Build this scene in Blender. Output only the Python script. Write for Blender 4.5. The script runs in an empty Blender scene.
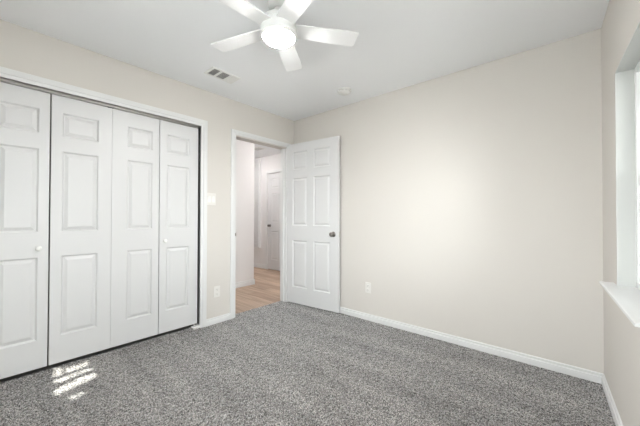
import bpy, bmesh, math, random
import numpy as np
from mathutils import Vector, Matrix
random.seed(7)
S = bpy.context.scene
C = S.collection
PI = math.pi

# ------------------------------------------------------------------ camera
F_PX, PITCH, ROLL, YAW, EYE = 290.4, 0.0108, 0.0020, 0.7104, 1.1389
fw = Vector((-math.sin(YAW)*math.cos(PITCH), math.cos(YAW)*math.cos(PITCH), math.sin(PITCH)))
rt = Vector((math.cos(YAW), math.sin(YAW), 0)); up = rt.cross(fw)
c, s = math.cos(ROLL), math.sin(ROLL)
rt, up = c*rt + s*up, -s*rt + c*up
cam = bpy.data.objects.new('camera', bpy.data.cameras.new('camera')); C.objects.link(cam)
cam.data.sensor_width = 36; cam.data.lens = F_PX/640*36; cam.data.clip_start = 0.02
cam.matrix_world = Matrix(((rt.x, up.x, -fw.x, 0), (rt.y, up.y, -fw.y, 0), (rt.z, up.z, -fw.z, EYE), (0, 0, 0, 1)))
S.camera = cam

# ------------------------------------------------------------------ look and light
S.view_settings.view_transform = 'Standard'; S.view_settings.look = 'None'
S.view_settings.gamma = 1; S.view_settings.use_curve_mapping = False
S.view_settings.exposure = 0.44
SKY, SUN_E, FAN_E, HALL_W = 49.0, 14.0, 240.0, 22.0
SUN_AZ, SUN_EL = 0.45, math.radians(26.5)      # the sun stands out beyond the window wall

W = bpy.data.worlds.new('sky'); S.world = W; W.use_nodes = True
nt = W.node_tree; bg = nt.nodes['Background']
sky = nt.nodes.new('ShaderNodeTexSky'); sky.sky_type = 'HOSEK_WILKIE'
sky.sun_direction = (0.12, -0.45, 0.88); sky.turbidity = 6
hs = nt.nodes.new('ShaderNodeHueSaturation'); hs.inputs['Saturation'].default_value = 0.12
nt.links.new(sky.outputs[0], hs.inputs['Color']); nt.links.new(hs.outputs[0], bg.inputs['Color'])
bg.inputs['Strength'].default_value = SKY

H = 2.44; LX = -2.855; FY = 2.7724; RX = 0.1709; TH = 0.0503; BY = -0.75
WT = Vector((math.sin(TH), -math.cos(TH), 0)); WN = Vector((math.cos(TH), math.sin(TH), 0))
WM = Matrix(((WT.x, WN.x, 0, RX), (WT.y, WN.y, 0, FY), (0, 0, 1, 0), (0, 0, 0, 1)))   # window wall: along, outward, up
WIN_T0, WIN_T1, WIN_Z0, WIN_Z1 = 0.49, 1.17, 0.762, 1.94

sun_dir = Vector((math.cos(SUN_AZ)*math.cos(SUN_EL), math.sin(SUN_AZ)*math.cos(SUN_EL), math.sin(SUN_EL)))
sl = bpy.data.lights.new('sun', 'SUN'); sl.energy = SUN_E; sl.angle = math.radians(0.22); sl.color = (1, .96, .9)
so = bpy.data.objects.new('sun', sl); C.objects.link(so); so.location = sun_dir*20
so.rotation_euler = sun_dir.to_track_quat('Z', 'Y').to_euler()

BWM = Matrix(((-1, 0, 0, 0), (0, -1, 0, BY), (0, 0, 1, 0), (0, 0, 0, 1)))          # back wall: along, outward, up
BW_T0, BW_T1, BW_Z0, BW_Z1 = -0.02, 1.42, 0.755, 1.94
def portal(M, t0, t1, z0, z1):
    pl = bpy.data.lights.new('window_portal', 'AREA'); pl.shape = 'RECTANGLE'
    pl.size = t1-t0; pl.size_y = z1-z0; pl.cycles.is_portal = True
    po = bpy.data.objects.new('window_portal', pl); C.objects.link(po)
    ax, az = M.to_3x3() @ Vector((1, 0, 0)), M.to_3x3() @ Vector((0, 1, 0))      # local -Z points into the room
    pc = M @ Vector(((t0+t1)/2, 0.20, (z0+z1)/2))
    po.matrix_world = Matrix(((-ax.x, 0, az.x, pc.x), (-ax.y, 0, az.y, pc.y), (0, 1, 0, pc.z), (0, 0, 0, 1)))
portal(WM, WIN_T0, WIN_T1, WIN_Z0, WIN_Z1)
portal(WM, 2.00, 3.05, WIN_Z0, WIN_Z1)
portal(BWM, BW_T0, BW_T1, BW_Z0, BW_Z1)

# ------------------------------------------------------------------ materials
def mat(name, col, rough=.5, bump=0, bscale=200, metal=0, spec=.5, emit=None, estr=0):
    m = bpy.data.materials.new(name); m.use_nodes = True
    n = m.node_tree.nodes; b = n['Principled BSDF']
    b.inputs['Base Color'].default_value = (*col, 1); b.inputs['Roughness'].default_value = rough
    b.inputs['Metallic'].default_value = metal; b.inputs['Specular IOR Level'].default_value = spec
    if emit:
        b.inputs['Emission Color'].default_value = (*emit, 1); b.inputs['Emission Strength'].default_value = estr
    if bump:
        tc = n.new('ShaderNodeTexCoord'); t = n.new('ShaderNodeTexNoise'); t.inputs['Scale'].default_value = bscale
        t.inputs['Detail'].default_value = 3
        bp = n.new('ShaderNodeBump'); bp.inputs['Strength'].default_value = bump; bp.inputs['Distance'].default_value = .002
        L = m.node_tree.links
        L.new(tc.outputs['Object'], t.inputs['Vector']); L.new(t.outputs['Fac'], bp.inputs['Height']); L.new(bp.outputs[0], b.inputs['Normal'])
    return m

M_wall = mat('wall_paint', (.672, .640, .600), .75, .12, 90, spec=.3)
M_ceil = mat('ceiling_paint', (.91, .92, .935), .85, .15, 70, spec=.2)
M_trim = mat('white_trim_paint', (.76, .76, .755), .38, .03, 60)
M_door = mat('white_door_paint', (.70, .70, .70), .40, .05, 40)
M_hub = mat('fan_hub_enamel', (.68, .68, .67), .4)
M_fan = mat('white_fan_enamel', (.80, .80, .80), .45)
M_plate = mat('white_plastic', (.84, .84, .82), .35)
M_outlet = mat('almond_white_plastic', (.77, .75, .715), .4)
M_reveal = mat('window_reveal_paint', (.60, .61, .59), .5, .05, 60)
M_slot = mat('dark_slot', (.03, .03, .03), .6)
M_vdark = mat('vent_grey', (.66, .66, .65), .6)
M_duct = mat('duct_grey', (.27, .27, .265), .7)
M_nickel = mat('satin_nickel', (.26, .24, .22), .3, metal=1)
M_steel = mat('track_steel', (.62, .61, .58), .35, metal=1)
M_closet_shade = mat('closet_baked_shade', (.25, .24, .23), .9)  # shade of the unlit closet put into the colour
M_vinyl = mat('white_vinyl', (.86, .87, .86), .35)
M_lens = mat('lit_diffuser', (.95, .95, .93), .4, emit=(1, .995, .985), estr=FAN_E)
M_lamp = mat('hall_diffuser', (.95, .95, .93), .4, emit=(1, .965, .96), estr=HALL_W)
M_lamp2 = mat('hall_diffuser_bright', (.95, .95, .93), .4, emit=(1, .97, .96), estr=HALL_W*3.5)
M_hall = mat('hall_paint', (.79, .775, .765), .75, .12, 90, spec=.3)
M_grass = mat('patio_concrete', (.80, .79, .78), .9, .5, 30)
M_fence = mat('weathered_board', (.33, .30, .27), .85, .4, 40)
M_leaf = mat('leaf', (.12, .16, .08), .6)
M_bark = mat('bark', (.16, .11, .07), .9, .6, 30)

def glass():
    m = bpy.data.materials.new('window_glass'); m.use_nodes = True
    n = m.node_tree.nodes; L = m.node_tree.links; n.remove(n['Principled BSDF'])
    t = n.new('ShaderNodeBsdfTransparent'); t.inputs[0].default_value = (.95, .97, .96, 1)
    g = n.new('ShaderNodeBsdfGlossy'); g.inputs['Roughness'].default_value = .02
    fr = n.new('ShaderNodeFresnel'); fr.inputs[0].default_value = 1.45
    x = n.new('ShaderNodeMixShader')
    L.new(fr.outputs[0], x.inputs[0]); L.new(t.outputs[0], x.inputs[1]); L.new(g.outputs[0], x.inputs[2])
    L.new(x.outputs[0], n['Material Output'].inputs[0]); return m
M_glass = glass()

def carpet():
    m = bpy.data.materials.new('speckled_grey_carpet'); m.use_nodes = True
    n = m.node_tree.nodes; L = m.node_tree.links; b = n['Principled BSDF']
    tc = n.new('ShaderNodeTexCoord')
    v = n.new('ShaderNodeTexVoronoi'); v.inputs['Scale'].default_value = 270; v.inputs['Randomness'].default_value = 1
    L.new(tc.outputs['Object'], v.inputs['Vector'])
    sp = n.new('ShaderNodeSeparateColor'); L.new(v.outputs['Color'], sp.inputs[0])
    r = n.new('ShaderNodeValToRGB'); e = r.color_ramp.elements
    e[0].position = 0; e[0].color = (.018, .0165, .015, 1); e[1].position = 1; e[1].color = (.68, .635, .60, 1)
    e1 = e.new(.3); e1.color = (.088, .0815, .076, 1); e2 = e.new(.7); e2.color = (.225, .211, .200, 1)
    L.new(sp.outputs[0], r.inputs[0])
    # strokes left by the vacuum cleaner
    prev = None
    for ang_, sc, lo_, hi_ in ((2.45, (1.1, 7.0, 1), .82, 1.12), (1.75, (.9, 5.0, 1), .87, 1.10), (0, (26, 26, 1), .93, 1.07)):
        mp = n.new('ShaderNodeMapping'); mp.inputs['Rotation'].default_value = (0, 0, ang_); mp.inputs['Scale'].default_value = sc
        big = n.new('ShaderNodeTexNoise'); big.inputs['Scale'].default_value = 1; big.inputs['Detail'].default_value = 2
        L.new(tc.outputs['Object'], mp.inputs[0]); L.new(mp.outputs[0], big.inputs['Vector'])
        mr = n.new('ShaderNodeMapRange'); mr.inputs[1].default_value = .35; mr.inputs[2].default_value = .65
        mr.inputs[3].default_value = lo_; mr.inputs[4].default_value = hi_
        L.new(big.outputs['Fac'], mr.inputs[0])
        if prev is None: prev = mr.outputs[0]
        else:
            mm = n.new('ShaderNodeMath'); mm.operation = 'MULTIPLY'; L.new(prev, mm.inputs[0]); L.new(mr.outputs[0], mm.inputs[1]); prev = mm.outputs[0]
    mx = n.new('ShaderNodeMix'); mx.data_type = 'RGBA'; mx.blend_type = 'MULTIPLY'; mx.inputs[0].default_value = 1
    L.new(r.outputs[0], mx.inputs[6]); L.new(prev, mx.inputs[7])
    L.new(mx.outputs[2], b.inputs['Base Color'])
    b.inputs['Roughness'].default_value = .95; b.inputs['Specular IOR Level'].default_value = .1
    b.inputs['Sheen Weight'].default_value = 1.0; b.inputs['Sheen Roughness'].default_value = .5
    return m
M_carpet = carpet()

def planks():
    m = bpy.data.materials.new('oak_plank'); m.use_nodes = True
    n = m.node_tree.nodes; L = m.node_tree.links; b = n['Principled BSDF']
    tc = n.new('ShaderNodeTexCoord')
    br = n.new('ShaderNodeTexBrick'); br.inputs['Scale'].default_value = 1
    br.inputs['Brick Width'].default_value = 1.2; br.inputs['Row Height'].default_value = .15
    br.inputs['Mortar Size'].default_value = .0015; br.offset = .37
    br.inputs['Color1'].default_value = (.36, .25, .175, 1); br.inputs['Color2'].default_value = (.53, .395, .295, 1)
    br.inputs['Mortar'].default_value = (.22, .15, .11, 1)
    L.new(tc.outputs['Object'], br.inputs['Vector'])
    mp = n.new('ShaderNodeMapping'); mp.inputs['Scale'].default_value = (2.0, 26, 1); L.new(tc.outputs['Object'], mp.inputs[0])
    no = n.new('ShaderNodeTexNoise'); no.inputs['Scale'].default_value = 1; no.inputs['Detail'].default_value = 6
    L.new(mp.outputs[0], no.inputs['Vector'])
    mr = n.new('ShaderNodeMapRange'); mr.inputs[1].default_value = .3; mr.inputs[2].default_value = .7
    mr.inputs[3].default_value = .72; mr.inputs[4].default_value = 1.18; L.new(no.outputs['Fac'], mr.inputs[0])
    mx = n.new('ShaderNodeMix'); mx.data_type = 'RGBA'; mx.blend_type = 'MULTIPLY'; mx.inputs[0].default_value = 1
    L.new(br.outputs['Color'], mx.inputs[6]); L.new(mr.outputs[0], mx.inputs[7]); L.new(mx.outputs[2], b.inputs['Base Color'])
    b.inputs['Roughness'].default_value = .5
    return m
M_plank = planks()

# ------------------------------------------------------------------ helpers
def box(bm, x0, x1, y0, y1, z0, z1, bev=0, seg=2):
    vs = [bm.verts.new(v) for v in ((x0,y0,z0),(x1,y0,z0),(x1,y1,z0),(x0,y1,z0),(x0,y0,z1),(x1,y0,z1),(x1,y1,z1),(x0,y1,z1))]
    fs = [bm.faces.new([vs[i] for i in f]) for f in ((0,3,2,1),(4,5,6,7),(0,1,5,4),(1,2,6,5),(2,3,7,6),(3,0,4,7))]
    if bev:
        es = list({e for f in fs for e in f.edges})
        bmesh.ops.bevel(bm, geom=es, offset=bev, segments=seg, affect='EDGES', profile=.5)

def lathe(bm, prof, n=40, M=None, cap=True):
    """prof: list of (radius, height) turned about local Z; M places it"""
    M = M or Matrix()
    rings = []
    for r, z in prof:
        if r < 1e-6: rings.append([bm.verts.new(M @ Vector((0, 0, z)))])
        else: rings.append([bm.verts.new(M @ Vector((r*math.cos(2*PI*k/n), r*math.sin(2*PI*k/n), z))) for k in range(n)])
    for a, b in zip(rings, rings[1:]):
        for k in range(n):
            j = (k+1) % n
            if len(a) == 1 and len(b) > 1: f = bm.faces.new((a[0], b[k], b[j]))
            elif len(b) == 1 and len(a) > 1: f = bm.faces.new((a[k], a[j], b[0]))
            else: f = bm.faces.new((a[k], a[j], b[j], b[k]))
            f.smooth = True
    for ring in (rings[0], rings[-1]):
        if cap and len(ring) > 1: bm.faces.new(ring)

def obj(name, bm, m, parent=None, M=None, smooth=False):
    bmesh.ops.recalc_face_normals(bm, faces=bm.faces)
    me = bpy.data.meshes.new(name); bm.to_mesh(me); bm.free(); me.materials.append(m)
    o = bpy.data.objects.new(name, me); C.objects.link(o)
    if M is not None: o.matrix_local = M
    if parent: o.parent = parent
    return o

def tag(o, label=None, cat=None, group=None, kind=None):
    for k, v in (('label', label), ('category', cat), ('group', group), ('kind', kind)):
        if v: o[k] = v
    return o

def thing(name, label, cat, M=None, group=None, kind=None):
    o = bpy.data.objects.new(name, None); C.objects.link(o); o.empty_display_size = .1
    if M is not None: o.matrix_local = M
    return tag(o, label, cat, group, kind)

def struct(name, bm, m, label, M=None):
    return tag(obj(name, bm, m, M=M), label, name.split('_')[0], kind='structure')

def rot(z, loc=(0, 0, 0)): return Matrix.Translation(loc) @ Matrix.Rotation(z, 4, 'Z')

def panel_door(w, h, th, rects):
    """door leaf with raised panels on both faces; X 0..w, Z 0..h, front at Y=0"""
    bm = bmesh.new()
    xs = sorted({0, w} | {r[0] for r in rects} | {r[1] for r in rects})
    zs = sorted({0, h} | {r[2] for r in rects} | {r[3] for r in rects})
    rings = ((0, 0), (.003, .004), (.010, .012), (.015, .012), (.036, .002))
    for Y, sg in ((0, 1), (th, -1)):
        for i in range(len(xs)-1):
            for k in range(len(zs)-1):
                x0, x1, z0, z1 = xs[i], xs[i+1], zs[k], zs[k+1]
                cx, cz = (x0+x1)/2, (z0+z1)/2
                if any(r[0] < cx < r[1] and r[2] < cz < r[3] for r in rects): continue
                bm.faces.new([bm.verts.new(v) for v in ((x0, Y, z0), (x1, Y, z0), (x1, Y, z1), (x0, Y, z1))])
        for a, b, z0, z1 in rects:
            prev = None
            for ins, d in rings:
                q = [bm.verts.new(v) for v in ((a+ins, Y+sg*d, z0+ins), (b-ins, Y+sg*d, z0+ins), (b-ins, Y+sg*d, z1-ins), (a+ins, Y+sg*d, z1-ins))]
                if prev:
                    for j in range(4): bm.faces.new((prev[j], prev[(j+1) % 4], q[(j+1) % 4], q[j]))
                prev = q
            bm.faces.new(prev)
    for a, b in (((0, 0), (w, 0)), ((w, 0), (w, h)), ((w, h), (0, h)), ((0, h), (0, 0))):
        bm.faces.new([bm.verts.new(v) for v in ((a[0], 0, a[1]), (b[0], 0, b[1]), (b[0], th, b[1]), (a[0], th, a[1]))])
    bmesh.ops.remove_doubles(bm, verts=bm.verts, dist=1e-5)
    return bm

def profile_run(bm, prof, length, M):
    """extrude a closed (out, up) profile along local X"""
    a = [bm.verts.new(M @ Vector((0, p[0], p[1]))) for p in prof]
    b = [bm.verts.new(M @ Vector((length, p[0], p[1]))) for p in prof]
    n = len(prof)
    for k in range(n): bm.faces.new((a[k], a[(k+1) % n], b[(k+1) % n], b[k]))
    bm.faces.new(a); bm.faces.new(b[::-1])

BASE = [(0, 0), (-.014, 0), (-.014, .042), (-.0125, .046), (-.0065, .0475), (-.0065, .052), (-.0095, .054), (-.0095, .064), (-.0075, .068), (0, .069)]

# ------------------------------------------------------------------ room shell
# floor: one carpet, its pile as fine relief
def carpet_mesh():
    x0, x1, y0, y1, st = -3.55, 0.42, BY, FY, .0052
    nx, ny = int((x1-x0)/st), int((y1-y0)/st)
    rng = np.random.default_rng(3)
    gx, gy = np.meshgrid(np.linspace(x0, x1, nx), np.linspace(y0, y1, ny), indexing='xy')
    X = gx + rng.uniform(-.35, .35, gx.shape)*st; Y = gy + rng.uniform(-.35, .35, gx.shape)*st
    Z = .001-.017*rng.uniform(0, 1, gx.shape)**1.2
    X[:, 0] = x0; X[:, -1] = x1; Y[0] = y0; Y[-1] = y1
    k_ = np.clip((LX+.06-X)/.08, 0, 1); Z += np.where(Y < 1.45, .016*k_*k_*(3-2*k_), 0)      # fuller pile along the closet
    cut = (X < -2.965) & (Y > 1.55)          # carpet stops under the hall door
    X[cut] = -2.965 + rng.uniform(-.004, .004, cut.sum()); Z[cut] -= .004
    me = bpy.data.meshes.new('floor'); N = nx*ny
    me.vertices.add(N); me.vertices.foreach_set('co', np.stack([X, Y, Z], -1).astype(np.float32).ravel())
    i = (np.arange(ny-1)[:, None]*nx + np.arange(nx-1)[None]).ravel()
    q = np.stack([i, i+1, i+nx+1, i+nx], -1)
    gone = ((X < LX-.052) & (Y < 1.47)).ravel()      # the carpet ends under the closet doors
    cc = cut.ravel(); q = q[~(cc[q].all(1)) & ~(gone[q].all(1))]
    me.loops.add(q.size); me.loops.foreach_set('vertex_index', q.astype(np.int32).ravel())
    me.polygons.add(len(q)); me.polygons.foreach_set('loop_start', np.arange(0, q.size, 4, dtype=np.int32))
    me.polygons.foreach_set('loop_total', np.full(len(q), 4, np.int32))
    me.polygons.foreach_set('use_smooth', np.ones(len(q), bool))
    me.update(calc_edges=True); me.validate(); me.materials.append(M_carpet)
    o = bpy.data.objects.new('floor', me); C.objects.link(o)
    return tag(o, 'speckled grey carpet covering the bedroom floor', 'floor', kind='structure')
carpet_mesh()
bm = bmesh.new(); box(bm, -6.6, -2.955, 1.5, 4.14, -.06, -.006)
struct('floor_hall', bm, M_plank, 'light brown wood plank floor of the hallway beyond the doorway')
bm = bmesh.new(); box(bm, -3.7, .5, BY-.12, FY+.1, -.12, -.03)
struct('floor_slab', bm, M_closet_shade, 'subfloor under the grey bedroom carpet')  # dark colour stands in for the shade under the closet doors

bm = bmesh.new(); box(bm, -3.66, .5, BY-.12, FY+.12, H, H+.1)
struct('ceiling', bm, M_ceil, 'plain white bedroom ceiling that carries the fan')
bm = bmesh.new(); box(bm, -6.6, -2.91, 1.56, 4.14, H, H+.09)
box(bm, -2.91, -2.87, FY+.12, 4.14, H, H+.09)
struct('ceiling_hall', bm, M_ceil, 'hallway ceiling seen through the open doorway')

CY0, CY1, CZ = -.10, 1.505, 2.10          # closet opening
DY0, DY1, DZ = 1.85, 2.645, 2.07            # doorway
T = .115
bm = bmesh.new()
for y0, y1, z0, z1 in ((BY, CY0, 0, H), (CY0, CY1, CZ, H), (CY1, DY0, 0, H), (DY0, DY1, DZ, H), (DY1, FY+.12, 0, H)):
    box(bm, LX-T, LX, y0, y1, z0-.03, z1)
struct('wall_left', bm, M_wall, 'cream wall with the closet and the doorway')
bm = bmesh.new(); box(bm, LX, RX+.3, FY, FY+.12, -.03, H)
struct('wall_far', bm, M_wall, 'long blank cream wall between the open door and the window wall')
LW_ = 3.55
bm = bmesh.new()
for t0, t1, z0, z1 in ((-.02, WIN_T0, -.03, H), (WIN_T0, WIN_T1, -.03, WIN_Z0-.02), (WIN_T0, WIN_T1, WIN_Z1, H), (WIN_T1, 2.00, -.03, H),
                       (2.00, 3.05, -.03, WIN_Z0-.02), (2.00, 3.05, WIN_Z1, H), (3.05, LW_, -.03, H)):
    box(bm, t0, t1, 0, .15, z0, z1)
struct('wall_right', bm, M_wall, 'cream window wall at the right edge of the picture', M=WM)
bm = bmesh.new()
for t0, t1, z0, z1 in ((-.5, BW_T0, -.03, H), (BW_T0, BW_T1, -.03, BW_Z0-.02), (BW_T0, BW_T1, BW_Z1, H), (BW_T1, -LX+T, -.03, H)):
    box(bm, t0, t1, 0, .15, z0, z1)
struct('wall_back', bm, M_wall, 'cream wall behind the viewer', M=BWM)
# closet interior, its shade put into the wall colour
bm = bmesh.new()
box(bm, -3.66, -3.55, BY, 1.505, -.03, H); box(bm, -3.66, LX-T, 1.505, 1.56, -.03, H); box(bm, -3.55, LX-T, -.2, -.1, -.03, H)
struct('wall_closet', bm, M_closet_shade, 'inside walls of the closet behind the folding doors')
# hallway
bm = bmesh.new()
box(bm, -4.145, -4.03, 1.56, 2.985, -.03, H)
struct('wall_hall_partition', bm, M_hall, 'pale hallway wall ending in a corner, left inside the doorway')
bm = bmesh.new()
HDX0, HDX1, HDZ, HY = -4.955, -4.19, 2.06, 4.02
box(bm, -6.6, HDX0, HY, HY+.1, -.03, H); box(bm, HDX0, HDX1, HY, HY+.1, HDZ, H); box(bm, HDX1, LX-T, HY, HY+.1, -.03, H)
struct('wall_hall_far', bm, M_hall, 'hallway end wall holding the white panel door')
bm = bmesh.new()
box(bm, -6.7, -6.6, 1.5, 4.14, -.03, H); box(bm, HDX0-.1, HDX1+.1, HY+.1, HY+.2, -.06, H); box(bm, LX-T, LX-T+.1, FY+.12, 4.14, -.03, H); box(bm, -6.6, -3.66, 1.46, 1.56, -.03, H)
struct('wall_hall_side', bm, M_hall, 'remaining hallway walls out of sight')

# baseboards
bm = bmesh.new(); profile_run(bm, BASE, RX-LX, Matrix.Translation((LX, FY, 0)))
struct('baseboard_far', bm, M_trim, 'white stepped baseboard along the blank far wall')
bm = bmesh.new(); profile_run(bm, BASE, LW_-.05, WM)
struct('baseboard_right', bm, M_trim, 'white stepped baseboard under the window')
ML = Matrix(((0, -1, 0, LX), (1, 0, 0, 0), (0, 0, 1, 0), (0, 0, 0, 1)))      # local: X=+Y world, -Y = into the room
def run_left(bm, y0, y1): profile_run(bm, BASE, y1-y0, ML @ Matrix.Translation((y0, 0, 0)))
bm = bmesh.new(); run_left(bm, 1.508, 1.795); run_left(bm, 2.70, FY-.002); run_left(bm, BY, -.135)
struct('baseboard_left', bm, M_trim, 'short white baseboard between closet and doorway')
bm = bmesh.new()
MP = Matrix(((0, -1, 0, -4.03), (1, 0, 0, 0), (0, 0, 1, -.006), (0, 0, 0, 1)))
profile_run(bm, [(p[0], p[1]*1.25) for p in BASE], 2.985-1.56+.012, MP @ Matrix.Translation((1.56, 0, 0)))
profile_run(bm, [(p[0], p[1]*1.25) for p in BASE], 6.6-5.03, Matrix.Translation((-6.6, HY, -.006)))
struct('baseboard_hall', bm, M_trim, 'white baseboard of the hallway walls')

# casings: flat boards with an eased step
def casing(bm, M, a, b, top, wid, z0=0):
    """local X along the wall, -Y into the room; opening a..b, up to top"""
    for x0, x1, zz0, zz1 in ((a-wid, a, z0, top+wid), (b, b+wid, z0, top+wid), (a, b, top, top+wid)):
        t = bmesh.new(); box(t, x0, x1, -.011, 0, zz0, zz1, .002)
        for v in t.verts: v.co = M @ v.co
        me = bpy.data.meshes.new('t'); t.to_mesh(me); bm.from_mesh(me); bpy.data.meshes.remove(me); t.free()
    w2 = wid*.62
    for x0, x1, zz0, zz1 in ((a-wid, a-wid+w2, z0, top+wid), (b+wid-w2, b+wid, z0, top+wid), (a-wid+w2, b+wid-w2, top+wid-w2, top+wid)):
        t = bmesh.new(); box(t, x0, x1, -.017, -.010, zz0, zz1, .003)
        for v in t.verts: v.co = M @ v.co
        me = bpy.data.meshes.new('t'); t.to_mesh(me); bm.from_mesh(me); bpy.data.meshes.remove(me); t.free()

bm = bmesh.new(); casing(bm, ML, -.06, 1.448, 2.056, .066)
box(bm, LX-T, LX+.001, CY1-.012, CY1, 0, CZ); box(bm, LX-T, LX+.001, CY0, CY0+.012, 0, CZ); box(bm, LX-T, LX+.001, CY0, CY1, CZ-.010, CZ)
struct('trim_1', bm, M_trim, 'white casing framing the closet opening')
bm = bmesh.new(); box(bm, LX-.075, LX-.035, -.04, 1.44, 2.046, 2.062, .002)
box(bm, LX-.066, LX-.044, -.04, 1.44, 2.0445, 2.048)
tr = struct('trim_4', bm, M_steel, 'metal top track of the folding closet doors')

bm = bmesh.new(); casing(bm, ML, DY0-.002, DY1+.002, DZ-.016, .054)
box(bm, LX-T-.001, LX+.001, DY0-.001, DY0+.014, 0, DZ); box(bm, LX-T-.001, LX+.001, DY1-.014, DY1+.001, 0, DZ)
box(bm, LX-T-.001, LX+.001, DY0, DY1, DZ-.014, DZ+.001)
for y0, y1 in ((DY0+.014, DY0+.026), (DY1-.026, DY1-.014)): box(bm, LX-.075, LX-.04, y0, y1, 0, DZ-.014, .001)   # stop
box(bm, LX-.075, LX-.04, DY0+.014, DY1-.014, DZ-.026, DZ-.014, .001)
dc = struct('trim_2', bm, M_trim, 'white casing and jamb of the bedroom doorway')
bm = bmesh.new(); box(bm, LX-.03, LX+.002, DY0+.013, DY0+.0165, .90, .96, .001); box(bm, LX+.001, LX+.006, DY0+.002, DY0+.0165, .915, .945, .001)
tag(obj('strike_plate', bm, M_nickel, dc), 'small metal strike plate')

MH = Matrix.Translation((0, HY, 0))
bm = bmesh.new(); casing(bm, MH, HDX0, HDX1, HDZ-.004, .058, -.006)
struct('trim_3', bm, M_trim, 'white casing around the hallway door')

# ------------------------------------------------------------------ window in the right wall
def window(name, label, M, a, b, z0, z1):
    win = thing(name, label, 'window', M, kind='structure')
    bm = bmesh.new()
    box(bm, a-.001, a+.006, -.001, .075, z0, z1); box(bm, b-.006, b+.001, -.001, .075, z0, z1); box(bm, a, b, -.001, .075, z1-.006, z1+.001)
    obj('window_reveal', bm, M_reveal, win)
    bm = bmesh.new(); box(bm, a-.085, b+.085, -.062, 0, z0-.015, z0, .003); box(bm, a, b, -.004, .08, z0-.015, z0)
    obj('window_sill', bm, M_trim, win)
    bm = bmesh.new()
    mid = (a+b)/2
    wide = b-a > 1.2
    for t0, t1 in [(a, a+.035), (b-.035, b)] + ([(mid-.035, mid+.035)] if wide else []): box(bm, t0, t1, .072, .15, z0, z1, .003)
    for q0, q1 in ((z0, z0+.03), (z1-.035, z1)): box(bm, a, b, .072, .15, q0, q1, .003)
    obj('window_frame', bm, M_vinyl, win)
    for u0, u1 in (((a+.035, mid-.035), (mid+.035, b-.035)) if wide else ((a+.035, b-.035),)):
        for (q0, q1, d) in ((z0+.03, 1.36, .085), (1.33, z1-.035, .112)):
            bm = bmesh.new()
            for s0, s1, r0, r1 in ((u0, u0+.032, q0, q1), (u1-.032, u1, q0, q1), (u0, u1, q0, q0+.036), (u0, u1, q1-.034, q1)):
                box(bm, s0, s1, d, d+.024, r0, r1, .002)
            sh = obj('sash', bm, M_vinyl, win)
            bm = bmesh.new(); box(bm, u0+.03, u1-.03, d+.010, d+.014, q0+.034, q1-.032)
            obj('glass_pane', bm, M_glass, sh)
window('window_1', 'white framed window with a deep sill at the right picture edge', WM, WIN_T0, WIN_T1, WIN_Z0, WIN_Z1)
window('fill_window_right', 'unseen window added to the right wall for fill daylight', WM, 2.00, 3.05, WIN_Z0, WIN_Z1)  # added out of view to brighten the closet side
window('fill_window_back', 'unseen window added behind the viewer for fill daylight', BWM, BW_T0, BW_T1, BW_Z0, BW_Z1)  # added out of view to light the far wall

# ------------------------------------------------------------------ closet doors
LEAF_X = -2.895
edges = [-.053, .322, .701, 1.072, 1.4425]
lz0, lz1 = .043, 2.036
def rects(w):
    a, b = .118*w/.37, w-.050*w/.37
    return a, b
def bifold(name, e0, e1, e2, label, knob_leaf, knob_y, gap):
    root = thing(name, label, 'closet door', rot(PI/2, (LEAF_X, e0, lz0)), 'folding closet doors')
    for k, (p, q) in enumerate(((e0, e1), (e1, e2))):
        w = q-p-.001-gap
        # stiles: wide on the outer side of the pair's hinge, as in the photograph
        sa, sb = (.058, .058)
        if k == 0: sa, sb = .112, .056
        else: sa, sb = .062, .090
        hh = lz1-lz0
        R_ = [(sa, w-sb, z0-lz0, z1-lz0) for z0, z1 in ((.242, .838), (1.02, 1.622), (1.735, 1.912))]
        o = obj('door_leaf', panel_door(w, hh, .035, R_), M_door, root, Matrix.Translation((p-e0+(.001 if k == 0 else gap), 0, 0)))
        if k == knob_leaf:
            bm = bmesh.new()
            lathe(bm, [(0, 0), (.010, 0), (.008, .008), (.0085, .014), (.016, .020), (.0185, .028), (.016, .034), (.009, .0375), (0, .038)], 28,
                  Matrix.Translation((knob_y-p, 0, .905-lz0)) @ Matrix.Rotation(PI/2, 4, 'X'))
            obj('door_knob', bm, M_plate, o)
    return root
bm = bmesh.new(); box(bm, LX-.062, LX-.046, edges[2]-.03, edges[2]+.012, 2.034, 2.050, .002)
tag(obj('track_stop', bm, M_slot, tr), 'dark stop on the track')
bifold('bifold_door', edges[0], edges[1], edges[2], 'white paneled folding closet door pair cut off by the left picture edge', 0, .262, .0045)
bifold('bifold_door', edges[2], edges[3], edges[4], 'white paneled folding closet door pair beside the light switch wall', 1, 1.113, .003)
bm = bmesh.new(); box(bm, LX-.055, LX+.012, 1.385, 1.447, .004, .024, .001); box(bm, LX-.055, LX+.008, 1.442, 1.447, .004, .036, .001)
lathe(bm, [(.006, .024), (.006, .038), (0, .038)], 16, Matrix.Translation((LX-.04, 1.41, 0)))
tag(obj('pivot_bracket', bm, M_plate), 'small white floor bracket at the foot of the right closet jamb', 'bracket')

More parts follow.
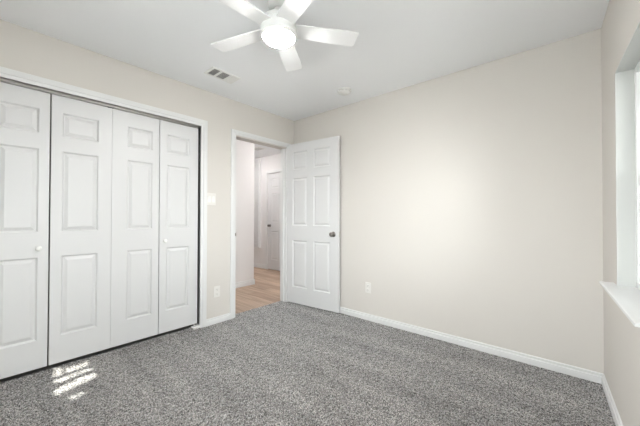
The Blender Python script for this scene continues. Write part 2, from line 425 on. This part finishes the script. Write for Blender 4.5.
# ------------------------------------------------------------------ open bedroom door
ang = math.atan2(.075, .805); DW, DH = .806, 2.068
dr = tag(obj('door_1', panel_door(DW, DH, .035, [(x0, x1, z0, z1) for x0, x1 in ((.102, .337), (.440, .686)) for z0, z1 in ((.208, .812), (1.005, 1.618), (1.73, 1.96))]),
             M_door, None, rot(ang, (-2.848, 2.635, .013))), 'white six panel door swung open against the far wall', 'door', kind='structure')
def knob(parent, x, z, side=-1, y=0):
    k = bmesh.new()
    Mx = Matrix.Translation((x, y, z)) @ Matrix.Rotation(PI/2 if side < 0 else -PI/2, 4, 'X')
    lathe(k, [(0, 0), (.032, 0), (.032, .004), (.028, .008), (.013, .010), (.0115, .022), (.014, .030), (.0235, .036), (.027, .044), (.0265, .052), (.021, .058), (0, .060)], 36, Mx)
    return obj('door_knob', k, M_nickel, parent)
knob(dr, .735, .912); 
bm = bmesh.new(); box(bm, DW-.0005, DW+.0015, .006, .029, .88, .945, .0005); box(bm, DW+.001, DW+.010, .012, .023, .902, .922, .002)
obj('latch', bm, M_steel, dr)
for z in (.22, 1.02, 1.82):
    bm = bmesh.new(); lathe(bm, [(0, 0), (.006, 0), (.006, .089), (0, .089)], 16, Matrix.Translation((-.006, -.004, z)))
    box(bm, -.004, .0005, -.003, .03, z, z+.089)
    obj('hinge', bm, M_trim, dr)

# hallway door
HW = HDX1-HDX0-.006
hd = tag(obj('door_2', panel_door(HW, HDZ-.018, .035, [(x0, x1, z0, z1) for x0, x1 in ((.115, .335), (.42, .64)) for z0, z1 in ((.208, .812), (1.005, 1.618), (1.73, 1.94))]),
             M_door, None, rot(0, (HDX0+.003, HY+.012, .004))), 'white panel door at the end of the hallway, seen through the doorway', 'door', kind='structure')
knob(hd, .068, .93)
# tall white cabinet hung left of the hallway door
cab = thing('wall_cabinet', 'tall narrow white cabinet on the hallway end wall, half hidden by the corner', 'cabinet', Matrix.Translation((-5.72, HY, .44)))
bm = bmesh.new(); box(bm, 0, .55, -.05, 0, 0, 1.985, .004); obj('body', bm, M_trim, cab)
bm = panel_door(.51, 1.93, .016, [(.06, .45, .06, .9), (.06, .45, 1.0, 1.87)]); obj('door', bm, M_door, cab, Matrix.Translation((.02, -.068, .02)))

# ------------------------------------------------------------------ ceiling fan
FX, FYc, FZ = -1.302, 1.136, 2.246
fan = thing('ceiling_fan', 'white five blade ceiling fan with a lit round lamp', 'ceiling fan', Matrix.Translation((FX, FYc, H)))
def lz(z): return z-H
bm = bmesh.new(); lathe(bm, [(0, 0), (.066, 0), (.066, -.050), (.062, -.066), (.050, -.074), (0, -.074)], 48); cano = obj('canopy', bm, M_hub, fan)
for k in range(4):
    bm = bmesh.new(); lathe(bm, [(.005, 0), (.005, .003), (0, .004)], 12, Matrix.Rotation(k*PI/2+.3, 4, 'Z') @ Matrix.Translation((.0655, 0, -.040)) @ Matrix.Rotation(PI/2, 4, 'Y')); obj('screw', bm, M_nickel, cano)
bm = bmesh.new(); lathe(bm, [(.030, -.07), (.030, -.11)], 24); obj('downrod', bm, M_hub, fan)
bm = bmesh.new()
lathe(bm, [(0, -.100), (.034, -.100), (.040, -.108), (.060, -.122), (.088, -.134), (.098, -.146), (.100, -.160), (.097, -.163), (.097, -.168), (.104, -.170), (.107, -.180), (.107, -.226), (.104, -.234), (.098, -.238), (0, -.238)], 64)
obj('motor_housing', bm, M_hub, fan)
bm = bmesh.new(); lathe(bm, [(.103, -.236), (.1035, -.242), (.098, -.247), (.090, -.247), (.090, -.236)], 64, cap=False); obj('trim_ring', bm, M_plate, fan)
bm = bmesh.new(); lathe(bm, [(0, -.2385), (.0855, -.2385), (.0855, -.250), (.080, -.259), (.064, -.265), (.040, -.268), (0, -.269)], 64); obj('lamp_diffuser', bm, M_lens, fan)
def blade_bm():
    bm = bmesh.new(); r0, r1 = .085, .479
    pts = []
    def wid(u): return .052 + .009*min(1, u*1.4)
    n = 14; topl = []
    for k in range(n+1):
        u = k/n; x = r0 + (r1-r0)*u; topl.append((x, wid(u)))
    rc = .014; xe, we = topl[-1]; topl = topl[:-1]
    corner = [(xe-rc+rc*math.sin(t), we-rc+rc*math.cos(t)) for t in [PI/2*i/5 for i in range(6)]]
    half = topl + corner
    outline = half + [(x, -y) for x, y in reversed(half)]
    th = .0055; P = math.radians(-6.5)
    def put(x, y, z):
        return (x, y*math.cos(P)-z*math.sin(P), y*math.sin(P)+z*math.cos(P))
    lo = [bm.verts.new(put(x, y, -th/2)) for x, y in outline]; hi = [bm.verts.new(put(x, y, th/2)) for x, y in outline]
    bm.faces.new(lo[::-1]); bm.faces.new(hi)
    for k in range(len(lo)):
        j = (k+1) % len(lo); bm.faces.new((lo[k], lo[j], hi[j], hi[k]))
    return bm
A0 = math.radians(52.556)
b0 = None
for k in range(5):
    Mk = Matrix.Translation((0, 0, lz(FZ))) @ Matrix.Rotation(A0+k*2*PI/5, 4, 'Z')
    bl = obj('blade', blade_bm(), M_fan, fan, Mk)
    bm = bmesh.new(); box(bm, .06, .135, -.018, .018, .004, .012, .003)
    for sx, sy in ((.112, .01), (.112, -.01), (.126, 0)): lathe(bm, [(.004, .012), (.0035, .0145), (0, .015)], 12, Matrix.Translation((sx, sy, 0)))
    obj('blade_bracket', bm, M_fan, bl)

# ------------------------------------------------------------------ ceiling register and smoke detector
vx0, vx1, vy0, vy1 = -2.512, -2.345, 1.295, 1.578
vent = thing('air_vent', 'white rectangular three section air vent on the ceiling left of the fan', 'air vent', Matrix.Translation((0, 0, H)))
bm = bmesh.new()
secs = [(1.320, 1.383), (1.403, 1.480), (1.500, 1.556)]
ix0, ix1 = -2.494, -2.364
ys = [vy0] + [y for q in secs for y in q] + [vy1]
for x0, x1 in ((vx0, ix0), (ix1, vx1)): box(bm, x0, x1, vy0, vy1, -.007, 0, .002)
for k in range(0, len(ys), 2): box(bm, ix0-.002, ix1+.002, ys[k], ys[k+1], -.007, 0, .002)
obj('frame', bm, M_plate, vent)
bm = bmesh.new(); box(bm, ix0, ix1, secs[0][0], secs[-1][1], -.0008, -.0002); obj('duct_opening', bm, M_duct, vent)
for i, (y0, y1) in enumerate(secs):
    n = 7
    if i < 2:
        for k in range(n):
            yy = y0 + (k+.5)*(y1-y0)/n
            bm = bmesh.new(); box(bm, ix0, ix1, -.0006, .0006, -.0042, .0042)
            obj('louver', bm, M_vdark, vent, Matrix.Translation((0, yy, -.0048)) @ Matrix.Rotation(math.radians(-52), 4, 'X'))
    else:
        for k in range(n):
            yy = y0 + (k+.5)*(y1-y0)/n
            bm = bmesh.new(); box(bm, ix0, ix1, -.0006, .0006, -.0055, .0055)
            obj('louver', bm, M_plate, vent, Matrix.Translation((0, yy, -.0050)) @ Matrix.Rotation(math.radians(62), 4, 'X'))

det = thing('smoke_detector', 'small round white smoke detector on the ceiling near the far wall', 'smoke detector', Matrix.Translation((-1.758, 2.425, H)))
bm = bmesh.new(); lathe(bm, [(0, 0), (.072, 0), (.072, -.010), (.069, -.013), (0, -.013)], 48); obj('base', bm, M_plate, det)
bm = bmesh.new(); lathe(bm, [(.060, -.012), (.063, -.016), (.062, -.026), (.050, -.036), (.022, -.040), (0, -.040)], 48); obj('cover', bm, M_plate, det)
bm = bmesh.new()
for k in range(10):
    t = bmesh.new(); box(t, .0615, .0645, -.010, .010, -.0235, -.019)
    for v in t.verts: v.co = Matrix.Rotation(k*PI/5, 4, 'Z') @ v.co
    me = bpy.data.meshes.new('t'); t.to_mesh(me); bm.from_mesh(me); bpy.data.meshes.remove(me); t.free()
obj('smoke_slots', bm, M_vdark, det)
bm = bmesh.new(); lathe(bm, [(.009, -.038), (.009, -.0415), (0, -.042)], 20, Matrix.Translation((.018, 0, 0))); obj('test_button', bm, M_plate, det)

# hallway ceiling return, dark sliver over the hall
hv = thing('ceiling_vent', 'small grey vent on the hallway ceiling above the corner', 'air vent', Matrix.Translation((-4.56, 3.46, H)))
bm = bmesh.new(); box(bm, -.13, .13, -.09, .09, -.008, 0, .002); obj('frame', bm, M_plate, hv)
bm = bmesh.new(); box(bm, -.105, .105, -.065, .065, -.0095, -.007); obj('grille', bm, M_vdark, hv)
# fill lamps added out of sight to brighten the hall
for x, y in ((-3.5, 1.75), (-3.45, 3.5), (-4.95, 3.2)):
    hl = thing('hall_fill_lamp', 'round flush fill lamp added out of sight in the hallway', 'ceiling lamp', Matrix.Translation((x, y, H)), 'added hallway fill lamps')
    bm = bmesh.new(); lathe(bm, [(0, 0), (.12, 0), (.12, -.02), (.112, -.024), (0, -.024)], 40); obj('base', bm, M_plate, hl)
    bm = bmesh.new(); lathe(bm, [(.110, -.023), (.108, -.045), (.08, -.062), (0, -.068)], 40); obj('lamp_shade', bm, M_lamp if y < 2 else M_lamp2, hl)

# ------------------------------------------------------------------ switches and outlets
def screw(bm, x, z): lathe(bm, [(.0032, 0), (.003, .0012), (0, .0015)], 14, Matrix.Translation((x, -.006, z)) @ Matrix.Rotation(PI/2, 4, 'X'))
sw = thing('light_switch', 'white double switch plate between closet and doorway', 'light switch', ML @ Matrix.Translation((1.5655, 0, 1.314)))
bm = bmesh.new(); box(bm, -.050, .050, -.006, 0, -.064, .064, .003)
for x in (-.023, .023):
    for z in (-.048, .048): screw(bm, x, z)
obj('cover_plate', bm, M_outlet, sw)
for x in (-.023, .023):
    bm = bmesh.new()
    prof = [(-.004, -.033), (-.0075, -.033), (-.0065, 0), (-.0105, .033), (-.004, .033)]
    profile_run(bm, prof, .033, Matrix.Translation((x-.0165, 0, 0))); obj('rocker', bm, M_plate, sw)
def outlet(M, label):
    o = thing('wall_outlet', label, 'outlet', M, 'bedroom wall outlets')
    bm = bmesh.new(); box(bm, -.036, .036, -.006, 0, -.058, .058, .003); screw(bm, 0, 0); obj('cover_plate', bm, M_outlet, o)
    for z in (-.0245, .0245):
        bm = bmesh.new(); box(bm, -.0165, .0165, -.0085, -.004, z-.014, z+.014, .002); r = obj('receptacle', bm, M_outlet, o)
        bm = bmesh.new()
        box(bm, -.0075, -.0055, -.0089, -.008, z-.002, z+.006); box(bm, .0055, .0075, -.0089, -.008, z-.002, z+.006); box(bm, -.002, .002, -.0089, -.008, z-.010, z-.006)
        obj('slots', bm, M_slot, r)
outlet(ML @ Matrix.Translation((1.636, 0, .334)), 'white outlet low on the wall between closet and doorway')
outlet(Matrix.Translation((-1.684, FY, .354)), 'white outlet low on the blank far wall, right of the open door')

# ------------------------------------------------------------------ outdoors
bm = bmesh.new(); box(bm, -12, 30, -25, 25, -.5, -.35)
struct('ground', bm, M_grass, 'pale concrete patio outside the window')

fence = thing('light_block_fence', 'grey board fence added out of view to hold back window light', 'fence', WM @ Matrix.Translation((-2.2, 3.0, -.36)))  # unseen fence, added to block low light at the first window
for k in range(29):
    bm = bmesh.new(); box(bm, k*.145, k*.145+.138, 0, .018, .02, 1.85, .003); obj('board', bm, M_fence, fence)
for z in (.3, 1.5):
    bm = bmesh.new(); box(bm, 0, 4.2, .018, .06, z, z+.09, .003); obj('rail', bm, M_fence, fence)
# unseen leafy crown added as a gobo; gaps cut to the traced sun streaks
def unproject(px, py, z=.004):
    v = fw + rt*((px-320)/F_PX) - up*((py-213)/F_PX); t = (z-EYE)/v.z
    return Vector((0, 0, EYE)) + v*t
STREAKS = [[(51.5, 369), (57, 368.3), (63, 370), (62, 373.8), (54, 376.5)],
           [(65, 368.5), (79, 363.8), (92, 359.8), (93, 362.5), (79, 367.8), (67, 372)],
           [(53.5, 380), (66, 375.8), (80, 370.5), (93, 366), (94, 368.5), (80, 373.6), (62, 381), (55, 383)],
           [(54, 390), (70, 382.2), (80, 377), (98, 371), (98.8, 374.5), (86, 381), (72, 387), (56, 395)],
           [(65, 399), (75, 394.3), (84.5, 389.3), (85.4, 391.8), (76, 397.5), (67, 401)],
           [(107, 354.5), (110, 355.2), (111, 358), (108.5, 358.5)]]
polys = [np.array([tuple(unproject(*q))[:2] for q in P]) for P in STREAKS]
def inside(P, x, y):
    r = np.zeros(x.shape, bool); j = len(P)-1
    for i in range(len(P)):
        xi, yi = P[i]; xj, yj = P[j]
        r ^= ((yi > y) != (yj > y)) & (x < (xj-xi)*(y-yi)/(yj-yi+1e-12)+xi); j = i
    return r
def make_gobo_tree():
    rng = np.random.default_rng(11)
    d = np.array(sun_dir); u = np.array([-d[1], d[0], 0]); u /= np.linalg.norm(u); v = np.cross(d, u)
    cc = np.array([.3, 1.75, 1.35]) + d*3.6
    N = 17000
    q = rng.normal(size=(N, 3)); q /= np.linalg.norm(q, axis=1)[:, None]; q *= rng.uniform(0, 1, (N, 1))**.4
    ctr = cc + (q[:, :1]*1.2)*u + (q[:, 1:2]*1.25)*v + (q[:, 2:]*.95)*d
    a = rng.normal(size=(N, 3)); a /= np.linalg.norm(a, axis=1)[:, None]
    b = np.cross(a, rng.normal(size=(N, 3))); b /= np.linalg.norm(b, axis=1)[:, None]
    L = rng.uniform(.075, .11, (N, 1)); Wd = L*.55
    V = np.stack([ctr-a*L, ctr+b*Wd-a*L*.15, ctr+a*L, ctr-b*Wd-a*L*.15], 1)
    gs = [(x_, y_) for x_ in np.linspace(-1, 1, 11) for y_ in np.linspace(-1, 1, 7) if abs(x_)+abs(y_) <= 1.05]
    bad = np.zeros(N, bool)
    for s_, t_ in gs:
        P = ctr + a*L*s_ + b*Wd*t_
        g = P - d*(P[:, 2:]/d[2])
        for poly in polys: bad |= inside(poly, g[:, 0], g[:, 1])
    V = V[~bad]
    # tiny leaves added round the gaps to keep the sun streaks apart
    allp = np.concatenate(polys); lo, hi = allp.min(0)-.12, allp.max(0)+.12
    N2 = 42000
    gx = rng.uniform(lo[0], hi[0], N2); gy = rng.uniform(lo[1], hi[1], N2)
    w_ = rng.uniform(-.5, .5, N2)
    base = np.stack([gx, gy, np.zeros(N2)], 1)
    tt = ((cc-base) @ d) + w_
    c2 = base + d*tt[:, None]
    ok = np.ones(N2, bool)
    r2 = .009
    for k in range(8):
        for rr in (1.0, .5):
            ex, ey = rr*r2*.4*math.cos(k*PI/4), rr*r2*.4*math.sin(k*PI/4)
            for poly in polys: ok &= ~inside(poly, gx+ex*1.6, gy+ey)
    c2 = c2[ok]; n2 = len(c2)
    a = rng.normal(size=(n2, 3)); a /= np.linalg.norm(a, axis=1)[:, None]
    b = np.cross(a, rng.normal(size=(n2, 3))); b /= np.linalg.norm(b, axis=1)[:, None]
    V = np.concatenate([V, np.stack([c2-a*r2, c2+b*r2*.7, c2+a*r2, c2-b*r2*.7], 1)])
    n = len(V)
    gobo_tree = thing('gobo_tree', 'leafy crown and trunk added out of view to shape the sun streaks', 'gobo_tree', Matrix.Translation((cc[0]+.2, cc[1], -.36)))
    me = bpy.data.meshes.new('foliage')
    off = np.array([cc[0]+.2, cc[1], -.36])
    me.from_pydata((V.reshape(-1, 3)-off).tolist(), [], [(4*i, 4*i+1, 4*i+2, 4*i+3) for i in range(n)])
    me.materials.append(M_leaf); fo = bpy.data.objects.new('foliage', me); C.objects.link(fo); fo.parent = gobo_tree
    fo['kind'] = 'stuff'
    bm = bmesh.new(); lathe(bm, [(.16, 0), (.12, .3), (.10, 1.2), (.09, 1.6)], 20); obj('trunk', bm, M_bark, gobo_tree)
make_gobo_tree()
